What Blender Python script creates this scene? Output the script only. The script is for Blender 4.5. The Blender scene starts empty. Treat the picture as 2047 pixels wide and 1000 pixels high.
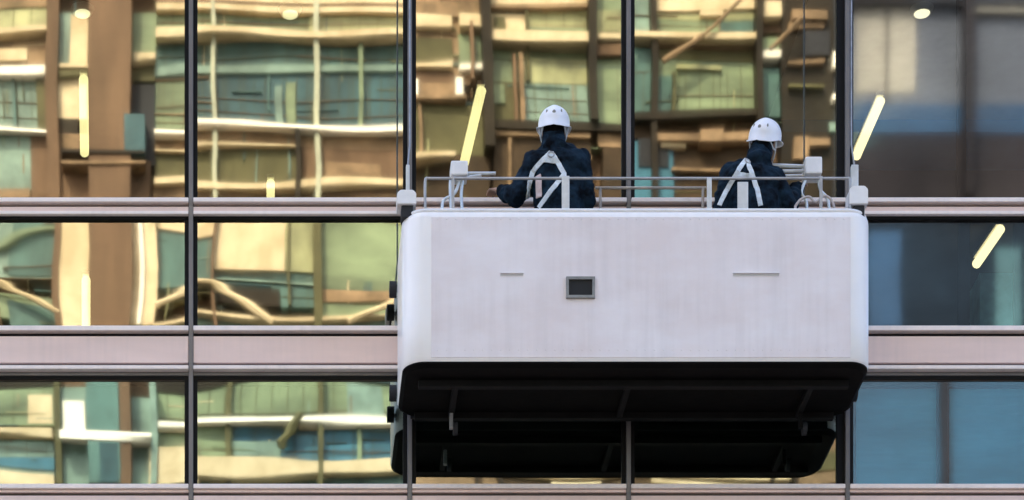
import bpy, bmesh, math, random
from mathutils import Vector, Matrix, Euler, noise
from mathutils.bvhtree import BVHTree
random.seed(7)
S = bpy.context.scene
COL = S.collection
# ------------------------------------------------------------------ camera
FPX, DIST, VX, VY, CZ = 5600.0, 20.0, 500.0, 3300.0, 1.65   # focal length in photo px, metres to the wall, principal point, eye height
cd = bpy.data.cameras.new('camera'); cam = bpy.data.objects.new('camera', cd); COL.objects.link(cam)
cam.location = (0, -DIST, CZ); cam.rotation_euler = (math.radians(90), 0, 0)
cd.sensor_width = 36; cd.lens = FPX / 2047 * 36
cd.shift_x = (1023.5 - VX) / 2047; cd.shift_y = (VY - 500) / 2047
cd.clip_start = .1; cd.clip_end = 2000
S.camera = cam
# ------------------------------------------------------------------ sky and sun
SUN_EL, SUN_AZ = math.radians(47), math.radians(-24)
w = bpy.data.worlds.new('World'); S.world = w; w.use_nodes = True
nt = w.node_tree; nt.nodes.clear()
sk = nt.nodes.new('ShaderNodeTexSky'); sk.sky_type = 'NISHITA'; sk.sun_disc = False
sk.sun_elevation = SUN_EL; sk.sun_rotation = SUN_AZ; sk.air_density = .75; sk.dust_density = 5
bg = nt.nodes.new('ShaderNodeBackground'); bg.inputs[1].default_value = .15
wo = nt.nodes.new('ShaderNodeOutputWorld')
nt.links.new(sk.outputs[0], bg.inputs[0]); nt.links.new(bg.outputs[0], wo.inputs[0])
sd = bpy.data.lights.new('sun', 'SUN'); sd.energy = 1.9; sd.angle = math.radians(.5); sd.color = (1, .90, .74)
so = bpy.data.objects.new('sun', sd); COL.objects.link(so)
tosun = Vector((math.sin(SUN_AZ) * math.cos(SUN_EL), math.cos(SUN_AZ) * math.cos(SUN_EL), math.sin(SUN_EL)))
so.rotation_euler = tosun.to_track_quat('Z', 'Y').to_euler(); so.location = (0, 20, 60)
S.view_settings.view_transform = 'Standard'; S.view_settings.look = 'None'
S.view_settings.gamma = 1; S.view_settings.exposure = 2.4
S.render.engine = 'CYCLES'
S.cycles.max_bounces = 10; S.cycles.transparent_max_bounces = 12

# ------------------------------------------------------------------ helpers
def P(px, py, Y=0.0):
    k = (DIST + Y) / FPX
    return Vector(((px - VX) * k, Y, CZ + (VY - py) * k))
def fx(px, Y=0.0): return (px - VX) * (DIST + Y) / FPX
def fz(py, Y=0.0): return CZ + (VY - py) * (DIST + Y) / FPX
OD = 40.0                                         # the building across the square stands this far off
def ox(px): return (px - VX) * (DIST + OD) / FPX
def oz(py): return CZ + (VY - py) * (DIST + OD) / FPX

def mat(name, col, rough=.5, metal=0, var=0.0, vscale=3.0, bump=0.0, bscale=20.0, spec=.5, col2=None, stretch=(1, 1, 1), emit=None):
    m = bpy.data.materials.new(name); m.use_nodes = True
    n = m.node_tree; b = n.nodes['Principled BSDF']
    b.inputs['Base Color'].default_value = (*col, 1); b.inputs['Roughness'].default_value = rough
    b.inputs['Metallic'].default_value = metal; b.inputs['Specular IOR Level'].default_value = spec
    tc = n.nodes.new('ShaderNodeTexCoord'); mp = n.nodes.new('ShaderNodeMapping'); mp.inputs['Scale'].default_value = stretch
    n.links.new(tc.outputs['Object'], mp.inputs[0])
    if var > 0 or col2:
        nz = n.nodes.new('ShaderNodeTexNoise'); nz.inputs['Scale'].default_value = vscale; nz.inputs['Detail'].default_value = 5
        nz.inputs['Roughness'].default_value = .6
        n.links.new(mp.outputs[0], nz.inputs['Vector'])
        cr = n.nodes.new('ShaderNodeValToRGB'); cr.color_ramp.elements[0].position = .35; cr.color_ramp.elements[1].position = .68
        c2 = col2 or tuple(min(1, c * (1 + var)) for c in col); c1 = col if col2 else tuple(c * (1 - var) for c in col)
        cr.color_ramp.elements[0].color = (*c1, 1); cr.color_ramp.elements[1].color = (*c2, 1)
        n.links.new(nz.outputs['Fac'], cr.inputs[0]); n.links.new(cr.outputs[0], b.inputs['Base Color'])
    if bump > 0:
        n2 = n.nodes.new('ShaderNodeTexNoise'); n2.inputs['Scale'].default_value = bscale; n2.inputs['Detail'].default_value = 3
        n.links.new(mp.outputs[0], n2.inputs['Vector'])
        bp = n.nodes.new('ShaderNodeBump'); bp.inputs['Strength'].default_value = bump; bp.inputs['Distance'].default_value = .02
        n.links.new(n2.outputs['Fac'], bp.inputs['Height']); n.links.new(bp.outputs[0], b.inputs['Normal'])
    if emit:
        b.inputs['Emission Color'].default_value = (*emit[0], 1); b.inputs['Emission Strength'].default_value = emit[1]
    return m

def glass_mat(name, refl, reflcol, transcol, rough=.018):
    m = bpy.data.materials.new(name); m.use_nodes = True; n = m.node_tree; n.nodes.clear()
    o = n.nodes.new('ShaderNodeOutputMaterial'); mx = n.nodes.new('ShaderNodeMixShader')
    g = n.nodes.new('ShaderNodeBsdfGlossy'); t = n.nodes.new('ShaderNodeBsdfTransparent'); f = n.nodes.new('ShaderNodeFresnel')
    g.inputs['Color'].default_value = (*reflcol, 1); g.inputs['Roughness'].default_value = rough
    t.inputs['Color'].default_value = (*transcol, 1); f.inputs['IOR'].default_value = 1.5
    ma = n.nodes.new('ShaderNodeMath'); ma.operation = 'ADD'; ma.inputs[1].default_value = refl; ma.use_clamp = True
    n.links.new(f.outputs[0], ma.inputs[0]); n.links.new(ma.outputs[0], mx.inputs[0])
    n.links.new(t.outputs[0], mx.inputs[1]); n.links.new(g.outputs[0], mx.inputs[2]); n.links.new(mx.outputs[0], o.inputs[0])
    return m

def link(name, me, m, parent=None, smooth=False):
    o = bpy.data.objects.new(name, me); COL.objects.link(o)
    if m is not None:
        for q in (m if isinstance(m, (list, tuple)) else [m]): me.materials.append(q)
    if parent: o.parent = parent
    if smooth:
        for p in me.polygons: p.use_smooth = True
    return o
def obj(name, bm, m, parent=None, smooth=False):
    bmesh.ops.recalc_face_normals(bm, faces=bm.faces[:])
    me = bpy.data.meshes.new(name); bm.to_mesh(me); bm.free()
    return link(name, me, m, parent, smooth)
def tag(o, label, cat, group=None, kind=None):
    if label: o['label'] = label
    if cat: o['category'] = cat
    if group: o['group'] = group
    if kind: o['kind'] = kind
    return o
def empty(name, loc, label, cat, group=None):
    o = bpy.data.objects.new(name, None); COL.objects.link(o); o.empty_display_size = .2
    ORG[o.name] = Vector(loc); return tag(o, label, cat, group)     # placed at the end, keeps children where they were built
ORG = {}
def box(bm, x0, x1, y0, y1, z0, z1, bev=0):
    r = bmesh.ops.create_cube(bm, size=1)
    vs = r['verts']
    for v in vs:
        v.co = Vector(((x0 + x1) / 2 + v.co.x * (x1 - x0), (y0 + y1) / 2 + v.co.y * (y1 - y0), (z0 + z1) / 2 + v.co.z * (z1 - z0)))
    if bev > 0:
        es = list({e for v in vs for e in v.link_edges})
        bmesh.ops.bevel(bm, geom=es, offset=bev, segments=2, affect='EDGES', profile=.6)
def tube(bm, pts, rad, seg=10, caps=True):
    pts = [Vector(p) for p in pts]; rings = []
    rr = rad if isinstance(rad, (list, tuple)) else [rad] * len(pts)
    t0 = (pts[1] - pts[0]).normalized()
    u = t0.cross(Vector((0, 0, 1)) if abs(t0.z) < .9 else Vector((1, 0, 0))).normalized()
    for i, p in enumerate(pts):
        a = pts[max(0, i - 1)]; b = pts[min(len(pts) - 1, i + 1)]; t = (b - a).normalized()
        u = (u - t * u.dot(t)).normalized(); v = t.cross(u)
        rings.append([bm.verts.new(p + (u * math.cos(q) + v * math.sin(q)) * rr[i]) for q in [2 * math.pi * k / seg for k in range(seg)]])
    for a, b in zip(rings, rings[1:]):
        for k in range(seg): bm.faces.new((a[k], a[(k + 1) % seg], b[(k + 1) % seg], b[k]))
    if caps:
        bm.faces.new(rings[0]); bm.faces.new(rings[-1][::-1])
def ball(bm, c, r, rot=None, sub=(16, 12)):
    q = bmesh.ops.create_uvsphere(bm, u_segments=sub[0], v_segments=sub[1], radius=1)
    R = (rot or Matrix.Identity(3))
    rr = r if isinstance(r, (list, tuple)) else (r, r, r)
    for v in q['verts']: v.co = Vector(c) + R @ Vector((v.co.x * rr[0], v.co.y * rr[1], v.co.z * rr[2]))
def limb(bm, pts, rad, seg=14):
    tube(bm, pts, rad, seg)
    for p, r in zip(pts, rad): ball(bm, p, r * .995, sub=(12, 8))
def curve_pts(ctrl, n=10):
    c = [Vector(p) for p in ctrl]; c = [c[0] * 2 - c[1]] + c + [c[-1] * 2 - c[-2]]; out = []
    for i in range(1, len(c) - 2):
        for k in range(n):
            t = k / n; a, b, d, e = c[i - 1], c[i], c[i + 1], c[i + 2]
            out.append(.5 * ((2 * b) + (d - a) * t + (2 * a - 5 * b + 4 * d - e) * t * t + (3 * b - a - 3 * d + e) * t ** 3))
    out.append(c[-2]); return out

# ------------------------------------------------------------------ materials
M = {}
M['clad'] = mat('pink_aluminium', (.85, .65, .58), .38, 0, .06, 1.6, .05, 3, stretch=(.6, 1, 3))
M['lip'] = mat('pale_aluminium', (.93, .82, .77), .35, 0, .04, 4)
M['groove'] = mat('brown_joint', (.085, .062, .05), .6, 0, .3, 6)
M['gasket'] = mat('black_gasket', (.003, .003, .0035), .6, 0, .3, 9, spec=.2)
M['mull'] = mat('grey_mullion', (.175, .165, .165), .4, .25, .22, 2, stretch=(1, 1, .5))
M['glass'] = glass_mat('coated_glass', .37, (.89, .93, .79), (.62, .72, .66))
M['glass_low'] = glass_mat('coated_glass_cool', .34, (.82, .96, .88), (.60, .74, .72))
M['glass_clear'] = glass_mat('clear_glass', .24, (.85, .90, .95), (.72, .80, .86), .03)
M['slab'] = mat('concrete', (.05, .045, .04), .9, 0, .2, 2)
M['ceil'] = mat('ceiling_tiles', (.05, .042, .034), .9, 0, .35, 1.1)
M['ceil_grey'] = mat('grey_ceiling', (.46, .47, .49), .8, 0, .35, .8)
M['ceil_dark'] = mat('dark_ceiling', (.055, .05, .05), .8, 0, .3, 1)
M['duct'] = mat('blue_duct', (.05, .17, .32), .5, 0, .3, 1)
M['blind'] = mat('blue_blind', (.07, .37, .52), .7, 0, .25, 1.4, stretch=(.5, 1, 3))
M['tube'] = mat('fluorescent_tube', (.9, .85, .7), .5, emit=((1, .80, .38), .5))
M['bulb'] = mat('warm_bulb', (.9, .85, .7), .5, emit=((1, .85, .5), .4))
M['lampbody'] = mat('lamp_housing', (.6, .6, .58), .5)
M['white'] = mat('white_paint', (.84, .80, .80), .34, 0, 0, 1, .10, 1.6, col2=(.79, .74, .745))
M['corner'] = mat('side_lit_white', (.95, .92, .90), .3, 0, .02, 2)  # whiter than the front panel: light from the sides put into the corner colour
M['panel'] = mat('lavender_white_panel', (.80, .71, .70), .36, 0, 0, 1.3, .12, 1.6, col2=(.88, .83, .84), stretch=(1, 1, 2))
def streaks(m, amt):
    n = m.node_tree; b = n.nodes['Principled BSDF']; src = b.inputs['Base Color'].links[0].from_socket
    tc = n.nodes.new('ShaderNodeTexCoord'); mp = n.nodes.new('ShaderNodeMapping'); mp.inputs['Scale'].default_value = (22, 22, 1.1); n.links.new(tc.outputs['Object'], mp.inputs[0])
    nz = n.nodes.new('ShaderNodeTexNoise'); nz.inputs['Scale'].default_value = 1; nz.inputs['Detail'].default_value = 6; n.links.new(mp.outputs[0], nz.inputs['Vector'])
    n2 = n.nodes.new('ShaderNodeTexNoise'); n2.inputs['Scale'].default_value = 2.3; n2.inputs['Detail'].default_value = 6; n.links.new(tc.outputs['Object'], n2.inputs['Vector'])
    mu = n.nodes.new('ShaderNodeMath'); mu.operation = 'MULTIPLY'; n.links.new(nz.outputs['Fac'], mu.inputs[0]); n.links.new(n2.outputs['Fac'], mu.inputs[1])
    mr = n.nodes.new('ShaderNodeMapRange'); mr.inputs['From Min'].default_value = .22; mr.inputs['From Max'].default_value = .42; mr.inputs['To Min'].default_value = 0; mr.inputs['To Max'].default_value = amt
    n.links.new(mu.outputs[0], mr.inputs[0])
    mx = n.nodes.new('ShaderNodeMixRGB'); n.links.new(mr.outputs[0], mx.inputs[0]); n.links.new(src, mx.inputs[1]); mx.inputs[2].default_value = (.38, .34, .33, 1); n.links.new(mx.outputs[0], b.inputs['Base Color'])
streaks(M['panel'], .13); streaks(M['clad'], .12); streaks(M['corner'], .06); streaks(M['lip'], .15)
M['white2'] = mat('white_enamel', (.84, .83, .83), .4, 0, .06, 9)
M['under'] = mat('black_underside', (.0022, .0020, .0019), .8, 0, .5, 3, .2, 8, spec=.12)
M['under2'] = mat('dark_steel', (.0045, .0045, .005), .7, 0, .4, 6, spec=.2)
M['rail'] = mat('grey_galvanised', (.42, .42, .43), .4, .3, .15, 8)
M['alu'] = mat('bare_aluminium', (.62, .66, .69), .35, .3, .12, 9)
M['frame'] = mat('socket_frame', (.25, .25, .24), .5, 0, .2, 12)
M['hole'] = mat('socket_recess', (.006, .006, .006), .7)
M['rope'] = mat('steel_rope', (.30, .31, .34), .45, .4, .2, 20)
M['rubber'] = mat('rubber', (.012, .013, .016), .7)
M['skin'] = mat('skin', (.42, .25, .18), .5, 0, .08, 12)
M['jacket'] = mat('navy_jacket', (.0015, .0022, .004), .85, 0, 0, 11, .5, 16, col2=(.013, .031, .053), spec=.08)
M['jacket2'] = mat('blue_hood_cloth', (.010, .026, .05), .8, 0, .6, 22, .4, 25, spec=.1)
M['trouser'] = mat('black_trousers', (.004, .004, .006), .8, 0, .3, 8, .4, 18, spec=.1)
M['grey_sleeve'] = mat('grey_sleeve', (.05, .055, .068), .75, 0, .3, 14, .5, 20)
M['strap'] = mat('pale_webbing', (.68, .74, .78), .7, 0, .12, 30)
M['pinkstrap'] = mat('pink_webbing', (.62, .48, .46), .7, 0, .12, 30)
M['helmet'] = mat('white_helmet', (.84, .85, .90), .28, 0, .03, 9)
M['hair'] = mat('dark_hair', (.004, .003, .003), .9, spec=.1)
M['boot'] = mat('leather_boot', (.02, .017, .015), .5)
M['asphalt'] = mat('asphalt', (.05, .05, .052), .9, 0, .25, .6)
# building across the square
O = {}
O['cream'] = mat('cream_stone', (.42, .31, .17), .7, 0, 0, 1.6, col2=(.64, .50, .31))
O['white'] = mat('white_stone', (.80, .72, .60), .6, 0, .10, 1.2)
O['brown'] = mat('brown_cladding', (.13, .075, .043), .55, 0, .3, .7, stretch=(2.5, 1, .5), spec=.1)
O['tan'] = mat('tan_cladding', (.22, .14, .08), .6, 0, .45, 1.8, spec=.1)
O['dark'] = mat('dark_bronze', (.018, .012, .007), .5, 0, .4, 1, spec=.1)
O['olive'] = mat('olive_panel', (.085, .075, .033), .5, 0, .35, .9, spec=.1)
O['green'] = mat('green_glazing', (.155, .19, .105), .35, 0, .5, .9, stretch=(.5, 1, 1.5), spec=.2)
O['ygreen'] = mat('yellow_green_glazing', (.27, .26, .13), .35, 0, .5, 1.1, spec=.2)
O['teal'] = mat('teal_glazing', (.06, .115, .10), .35, 0, .5, 1, stretch=(1, 1, .6), spec=.2)
O['aqua'] = mat('aqua_glazing', (.15, .21, .17), .35, 0, .45, 1.1, spec=.2)
O['dteal'] = mat('deep_glazing', (.03, .075, .085), .35, 0, .45, .7, spec=.2)
O['blue'] = mat('blue_glazing', (.035, .12, .17), .35, 0, .45, .6, stretch=(1.5, 1, .5), spec=.2)
O['dbrown'] = mat('dark_brown_cladding', (.042, .025, .013), .5, 0, .45, 1.2, spec=.1)
O['pale'] = mat('sage_post', (.36, .35, .24), .6, 0, .3, 2)
O['char'] = mat('charcoal_cladding', (.022, .021, .024), .5, 0, .35, .4, spec=.1)
O['greypan'] = mat('grey_panel', (.07, .072, .08), .5, 0, .3, .4, spec=.1)

# ------------------------------------------------------------------ ground
bm = bmesh.new(); bmesh.ops.create_grid(bm, x_segments=2, y_segments=2, size=600)
tag(obj('ground', bm, M['asphalt']), None, None, kind='structure')

# ------------------------------------------------------------------ glass building
B = empty('office_building', (0, 0, 0), 'glass office building with pinkish metal bands and slim grey mullions behind the cradle', 'building')
MULL = [380 + 437 * k + (2 if k == 0 else 0) for k in range(-2, 7)]      # mullion centres in photo px
MULL = [382 + 436.5 * k for k in range(-2, 7)]
X0, X1 = fx(MULL[0]), fx(MULL[-1])
def hband(name, y0, y1, front, m, back=.02, bev=0):
    """one horizontal profile per bay between the mullion joints"""
    for a, b in zip(MULL, MULL[1:]):
        if b < -900: continue
        bm = bmesh.new(); box(bm, fx(a) + .0175, fx(b) - .0175, front, back, fz(y1), fz(y0), bev)
        obj(name, bm, m, B)
def hband_full(name, y0, y1, front, m, back=.02):
    bm = bmesh.new(); box(bm, X0, X1, front, back, fz(y1), fz(y0)); obj(name, bm, m, B)
# continuous dark backing strips, then profiles in front
for (a, b) in ((402, 440), (659, 762), (973, 1085), (-325, -228), (-680, -640)):
    hband_full('joint_backing', a, b, -.012, M['groove'], .06)
# transom between the tall pane and the low pane
hband('transom', 405.5, 414, -.075, M['lip'], -.01, .004)
hband('transom_web', 416, 422, -.022, M['groove'], -.01)
hband('transom', 420.5, 430, -.05, M['clad'], -.01, .003)
hband('transom', 430.6, 436.5, -.062, M['lip'], -.01, .003)
hband('gasket', 437, 441.5, -.03, M['gasket'], -.01)
# spandrel
hband('sill', 660, 669.5, -.07, M['lip'], -.01, .004)
hband('gasket', 670.5, 677, -.018, M['gasket'], -.01)
hband('spandrel_panel', 678, 731, -.045, M['clad'], -.01, .004)
hband('joint', 731.5, 739, -.02, M['groove'], -.01)
hband('sill', 739.5, 747, -.075, M['lip'], -.01, .004)
hband('transom', 747.6, 754.5, -.03, M['mull'], -.01)
hband('gasket', 755, 761, -.022, M['gasket'], -.01)
# lower transom
hband('sill', 974, 983, -.06, M['lip'], -.01, .004)
hband('transom', 983.6, 989, -.04, M['clad'], -.01)
hband('joint', 989.5, 995.5, -.02, M['groove'], -.01)
hband('spandrel_panel', 996, 1082, -.045, M['clad'], -.01, .004)
hband_full('spandrel_panel', -322, -232, -.045, M['clad'], -.013)
# mullions: slim grey cap between two black gaskets, narrowing over the metal bands
for i, px in enumerate(MULL):
    x = fx(px)
    bm = bmesh.new(); box(bm, x - .0155, x + .0155, -.052, .05, fz(1085), fz(-680), .003)
    mu = obj('mullion', bm, M['mull'], B)
    for (y0, y1) in ((441, 659), (761, 973), (-228, 405), (-640, -325)):
        for s in (-1, 1):
            wd = .030 if not (i == 5 and s < 0) else .055
            bm = bmesh.new(); box(bm, min(x + s * .016, x + s * (.016 + wd)), max(x + s * .016, x + s * (.016 + wd)), -.022, .05, fz(y1), fz(y0))
            obj('gasket', bm, M['gasket'], mu)
# panes
def pane(px0, px1, py0, py1, m, tx=0, tz=0, A=0.0, N=.00035, seed=0, B2=0.0, nx=40, nz=72):
    bm = bmesh.new(); x0, x1, z0, z1 = fx(px0), fx(px1), fz(py1), fz(py0)
    rnd = random.Random(seed); wv = [(rnd.uniform(.2, 1.3), rnd.uniform(1.5, 6), rnd.uniform(0, 6.28), rnd.uniform(.3, 1)) for _ in range(6)] + [(rnd.uniform(1.5, 4), rnd.uniform(2, 8), rnd.uniform(0, 6.28), rnd.uniform(.1, .3)) for _ in range(4)]
    g = []
    for j in range(nz + 1):
        row = []
        for i in range(nx + 1):
            u = -1 + 2 * i / nx; v = -1 + 2 * j / nz; x = x0 + (x1 - x0) * i / nx; z = z0 + (z1 - z0) * j / nz
            d = A * (1 - u * u) * (1 - v * v) + B2 * (1 - u * u) * v + tx * (x - x0) + tz * (z - z0)
            for (a, b, c, e) in wv: d += N * e * math.sin(a * x * 1.3 + b * z * 1.2 + c) / (1 + .25 * (a + b))
            d += N * .018 * math.sin(38 * z + 3 * math.sin(2.1 * x + seed) + 2.2 * math.sin(11 * z)) + N * .02 * math.sin(23 * z + 5 * x + seed)
            row.append(bm.verts.new((x, d, z)))
        g.append(row)
    for j in range(nz):
        for i in range(nx): bm.faces.new((g[j][i], g[j][i + 1], g[j + 1][i + 1], g[j + 1][i]))
    bm.normal_update()
    return obj('window_pane', bm, m, B, True)
rows = [(-228, 405), (441, 660), (761, 974)]
for i, (a, b) in enumerate(zip(MULL, MULL[1:])):
    if b < -900: continue
    for r, (y0, y1) in enumerate(rows):
        right = a > 1600
        m = M['glass_clear'] if right else (M['glass'] if r < 2 else M['glass_low'])
        A = [.0003, .0006, .0004][r]
        if right: A = 0
        if i >= 4 and r == 0: A = .0001
        pane(a + 5, b - 5, y0 - 2, y1 + 2, m, 0, 0, A, [.00034, .00038, .00042][r] * (.6 if i >= 4 else 1), i * 7 + r * 3 + 1)
# storeys: slabs, ceilings, beams, back wall
for (py, cm) in ((-315, None), (668, None), (-1300, None), (1651, None)):
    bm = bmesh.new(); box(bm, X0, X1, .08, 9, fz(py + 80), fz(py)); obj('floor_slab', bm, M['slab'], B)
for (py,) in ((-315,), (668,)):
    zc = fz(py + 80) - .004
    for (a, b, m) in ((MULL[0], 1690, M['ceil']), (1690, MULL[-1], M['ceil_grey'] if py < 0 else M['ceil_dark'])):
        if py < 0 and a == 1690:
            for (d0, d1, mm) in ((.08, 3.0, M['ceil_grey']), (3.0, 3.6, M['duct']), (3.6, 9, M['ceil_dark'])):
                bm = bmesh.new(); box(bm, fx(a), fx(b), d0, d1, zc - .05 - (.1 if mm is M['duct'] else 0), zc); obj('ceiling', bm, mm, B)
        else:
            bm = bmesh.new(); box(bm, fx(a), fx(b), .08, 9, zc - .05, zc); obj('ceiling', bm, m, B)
bm = bmesh.new(); box(bm, X0, X1, 9, 9.2, 0, fz(-1300)); obj('back_wall', bm, M['slab'], B)
bm = bmesh.new(); box(bm, X0, X1, -.02, .3, 0, fz(1086)); obj('base_wall', bm, M['clad'], B)
bm = bmesh.new(); box(bm, X0, X1, -.02, .08, fz(-681), fz(-1300)); obj('top_wall', bm, M['clad'], B)
for x in (X0 - .2, X1 + .003):
    bm = bmesh.new(); box(bm, x, x + .2, -.04, 9.2, 0, fz(-1300)); obj('side_wall', bm, M['clad'], B)
bm = bmesh.new(); box(bm, X0 - .2, X1 + .2, -.04, 9.2, fz(-1300) + .003, fz(-1300) + .3); obj('roof', bm, M['slab'], B)
# interior posts in the right bay
for (px, y0, y1, wd) in ((1925, -228, 405, 9), (1930, 441, 660, 11), (1887, 761, 974, 11), (2040, 441, 660, 10)):
    bm = bmesh.new(); box(bm, fx(px - wd), fx(px + wd), .03, .07, fz(y1), fz(y0)); obj('window_post', bm, M['under2'], B)
# blue blinds in the lower right windows
tb = None
for (a, b) in ((1712, 1876), (1898, 2115)):
    bm = bmesh.new(); n = 26; z0, z1 = fz(982), fz(765)
    for k in range(n):
        za = z0 + (z1 - z0) * k / n; zb = z0 + (z1 - z0) * (k + 1) / n
        box(bm, fx(a, .1), fx(b, .1), .10 + (.0008 if k % 2 else 0), .112 + (.0008 if k % 2 else 0), za, zb + .0005)
    o = obj('window_blind', bm, M['blind'])
    tag(o, 'blue slatted blind behind the lower right window, ' + ('next to the cradle' if a == 1712 else 'at the right edge of the photo'), 'blind', 'blue blinds in the lower right windows')
# teal cabinet seen through the low right window
bm = bmesh.new(); box(bm, fx(1958, .6), fx(2030, .6), .6, 1.0, fz(672), fz(545, .6), .01)
o = obj('storage_cabinet', bm, mat('teal_cabinet', (.12, .30, .28), .5, 0, .4, 3)); tag(o, 'pale teal cabinet seen through the small right window under a lit tube', 'cabinet')
# ceiling lights
ZC = fz(-235) - .056
def cdepth(py, z): return (z - CZ) * FPX / (VY - py) - DIST
def tube_light(px0, py0, px1, py1, label, z=None, r=.03):
    z = z or ZC - .16
    d0, d1 = cdepth(py0, z), cdepth(py1, z)
    p0 = Vector((fx(px0, d0), d0, z)); p1 = Vector((fx(px1, d1), d1, z))
    e = empty('ceiling_light', (p0 + p1) / 2, label, 'light', 'lit fluorescent tubes under the office ceiling')
    bm = bmesh.new(); tube(bm, [p0, p1], r, 12); obj('lamp_tube', bm, M['tube'], e)
    u = Vector((0, 0, r + .012)); bm = bmesh.new()
    d = (p1 - p0).normalized(); s = d.cross(Vector((0, 0, 1))) * .03
    vs = [bm.verts.new(q) for q in (p0 + u - s, p0 + u + s, p1 + u + s, p1 + u - s)]
    f = bm.faces.new(vs); ex = bmesh.ops.extrude_face_region(bm, geom=[f])
    for v in ex['geom']:
        if isinstance(v, bmesh.types.BMVert): v.co.z += .03
    obj('lamp_housing', bm, M['lampbody'], e); return e
tube_light(167, 158, 169, 306, 'upright glowing tube in the upper left window beside the brown reflected column', r=.037)
tube_light(962, 182, 928, 326, 'glowing tube leaning right above the white winch box at the cradle left end', r=.04)
tube_light(1760, 202, 1712, 312, 'glowing tube leaning right in the upper right window beside the right rope', r=.037)
tube_light(2000, 458, 1952, 528, 'short glowing tube in the small window right of the cradle', r=.04)
tube_light(541, 366, 541, 403, 'short stub of glowing tube low in the second upper window', r=.035)
tube_light(172, 560, 172, 655, 'glowing tube low in the left small window over the brown reflected column', r=.04)
for (px, py, lab) in ((165, 22, 'round glowing disc added for a cream reflection at the top of the far left window'), (580, 24, 'round glowing ceiling lamp at the top of the second window'),  # far left disc glows in place of a cream reflection in the pane
                      (1843, 22, 'round glowing ceiling lamp at the top of the right window')):
    z = ZC - .03; d = cdepth(py, z); c = Vector((fx(px, d), d, z))
    e = empty('ceiling_lamp', c, lab, 'lamp', 'round lamps under the office ceiling')
    bm = bmesh.new(); bmesh.ops.create_cone(bm, cap_ends=True, segments=24, radius1=.07, radius2=.09, depth=.04, matrix=Matrix.Translation(c)); obj('lamp_shade', bm, M['lampbody'], e)
    bm = bmesh.new(); ball(bm, c - Vector((0, 0, .02)), (.06, .06, .02)); obj('lamp_bulb', bm, M['bulb'], e, True)

# ------------------------------------------------------------------ buildings across the square (seen in the glass)
OB = empty('stone_building', (5, -OD, 0), 'sunlit cream and brown office building mirrored in the glass wall', 'building')
parts = {}
def R(x0, y0, x1, y1, m, o=.1, th=None):
    """block on the facade across the square; mirror pixel extents, o metres proud of its wall"""
    b = parts.setdefault(m, bmesh.new())
    e = random.uniform(0, .004)
    box(b, ox(x0), ox(x1), -OD - .3, -OD + o + e, oz(y1), oz(y0))
# body
bm = bmesh.new(); box(bm, ox(-1500), ox(1690), -OD - 14, -OD - .3, 0, oz(-900)); obj('wall', bm, O['brown'], OB)
# storeys beyond the framed part
for k in range(-3, 5):
    y = -420 - 0 if k < 0 else 1150
for y in (-860, -640, -420, -215): 
    R(-1480, y, 1660, y + 24, 'cream', .5); R(-1480, y + 40, 1660, y + 190, 'green', .05)
for y in range(1180, 3000, 260):
    R(-1480, y, 1660, y + 30, 'cream', .5); R(-1480, y + 60, 1660, y + 220, 'aqua', .05)
for k in range(9):
    x = -240 - k * 140; R(x, -190, x + 26, 1170, 'cream', .35); R(x + 26, 0, x + 140, 180, 'green', .04); R(x + 26, 230, x + 140, 380, 'teal', .05); R(x + 26, 520, x + 140, 760, 'ygreen', .05); R(x + 26, 850, x + 140, 1060, 'aqua', .05)
# bay A (left edge)
R(-214, -190, 96, 62, 'ygreen', .02); R(-214, 0, 96, 20, 'tan', .06); R(-214, 62, 96, 72, 'cream', .25); R(-214, 76, 96, 130, 'tan', .05); R(-214, 92, 60, 112, 'cream', .1)
R(-214, 130, 96, 145, 'white', .22); R(-214, 146, 78, 265, 'aqua', .02); R(78, 146, 96, 265, 'olive', .1); R(30, 146, 36, 265, 'teal', .1)
R(-214, 265, 96, 273, 'white', .3); R(-214, 274, 62, 385, 'aqua', .02); R(62, 274, 110, 420, 'brown', .05); R(-214, 385, 60, 440, 'tan', .1)
R(-214, 440, 112, 540, 'aqua', .02); R(28, 455, 112, 535, 'teal', .05); R(-214, 486, 112, 492, 'green', .12); R(-214, 580, 118, 640, 'green', .03); R(20, 600, 118, 660, 'teal', .05)
R(-214, 660, 118, 770, 'dark', .05); R(-214, 770, 118, 850, 'green', .03); R(60, 785, 108, 845, 'cream', .04); R(-214, 868, 108, 884, 'cream', .3); R(-214, 884, 108, 960, 'aqua', .03); R(-214, 925, 108, 945, 'blue', .06); R(-214, 962, 108, 985, 'cream', .3); R(-214, 985, 300, 1160, 'tan', .1)
# pier B
R(96, -190, 120, 420, 'brown', .30); R(180, -190, 262, 1170, 'brown', .55)
R(120, 34, 172, 128, 'aqua', .08); R(142, 40, 176, 126, 'cream', .12); R(118, 126, 178, 134, 'cream', .2); R(120, 140, 180, 150, 'olive', .2)
R(118, 150, 176, 228, 'cream', .1); R(118, 228, 158, 262, 'dark', .1); R(118, 262, 180, 330, 'tan', .1); R(120, 330, 300, 420, 'brown', .15)
R(126, 352, 290, 358, 'tan', .6); R(126, 326, 290, 334, 'dark', .6)
R(262, 36, 308, 118, 'green', .1); R(264, 118, 308, 130, 'cream', .25); R(262, 132, 308, 155, 'olive', .1); R(262, 162, 308, 340, 'char', .1); R(250, 240, 290, 335, 'dteal', .58)
R(124, 428, 184, 668, 'cream', .35); R(262, 428, 308, 640, 'cream', .25); R(112, 428, 124, 668, 'brown', .4); R(275, 428, 283, 640, 'white', .32)
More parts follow.
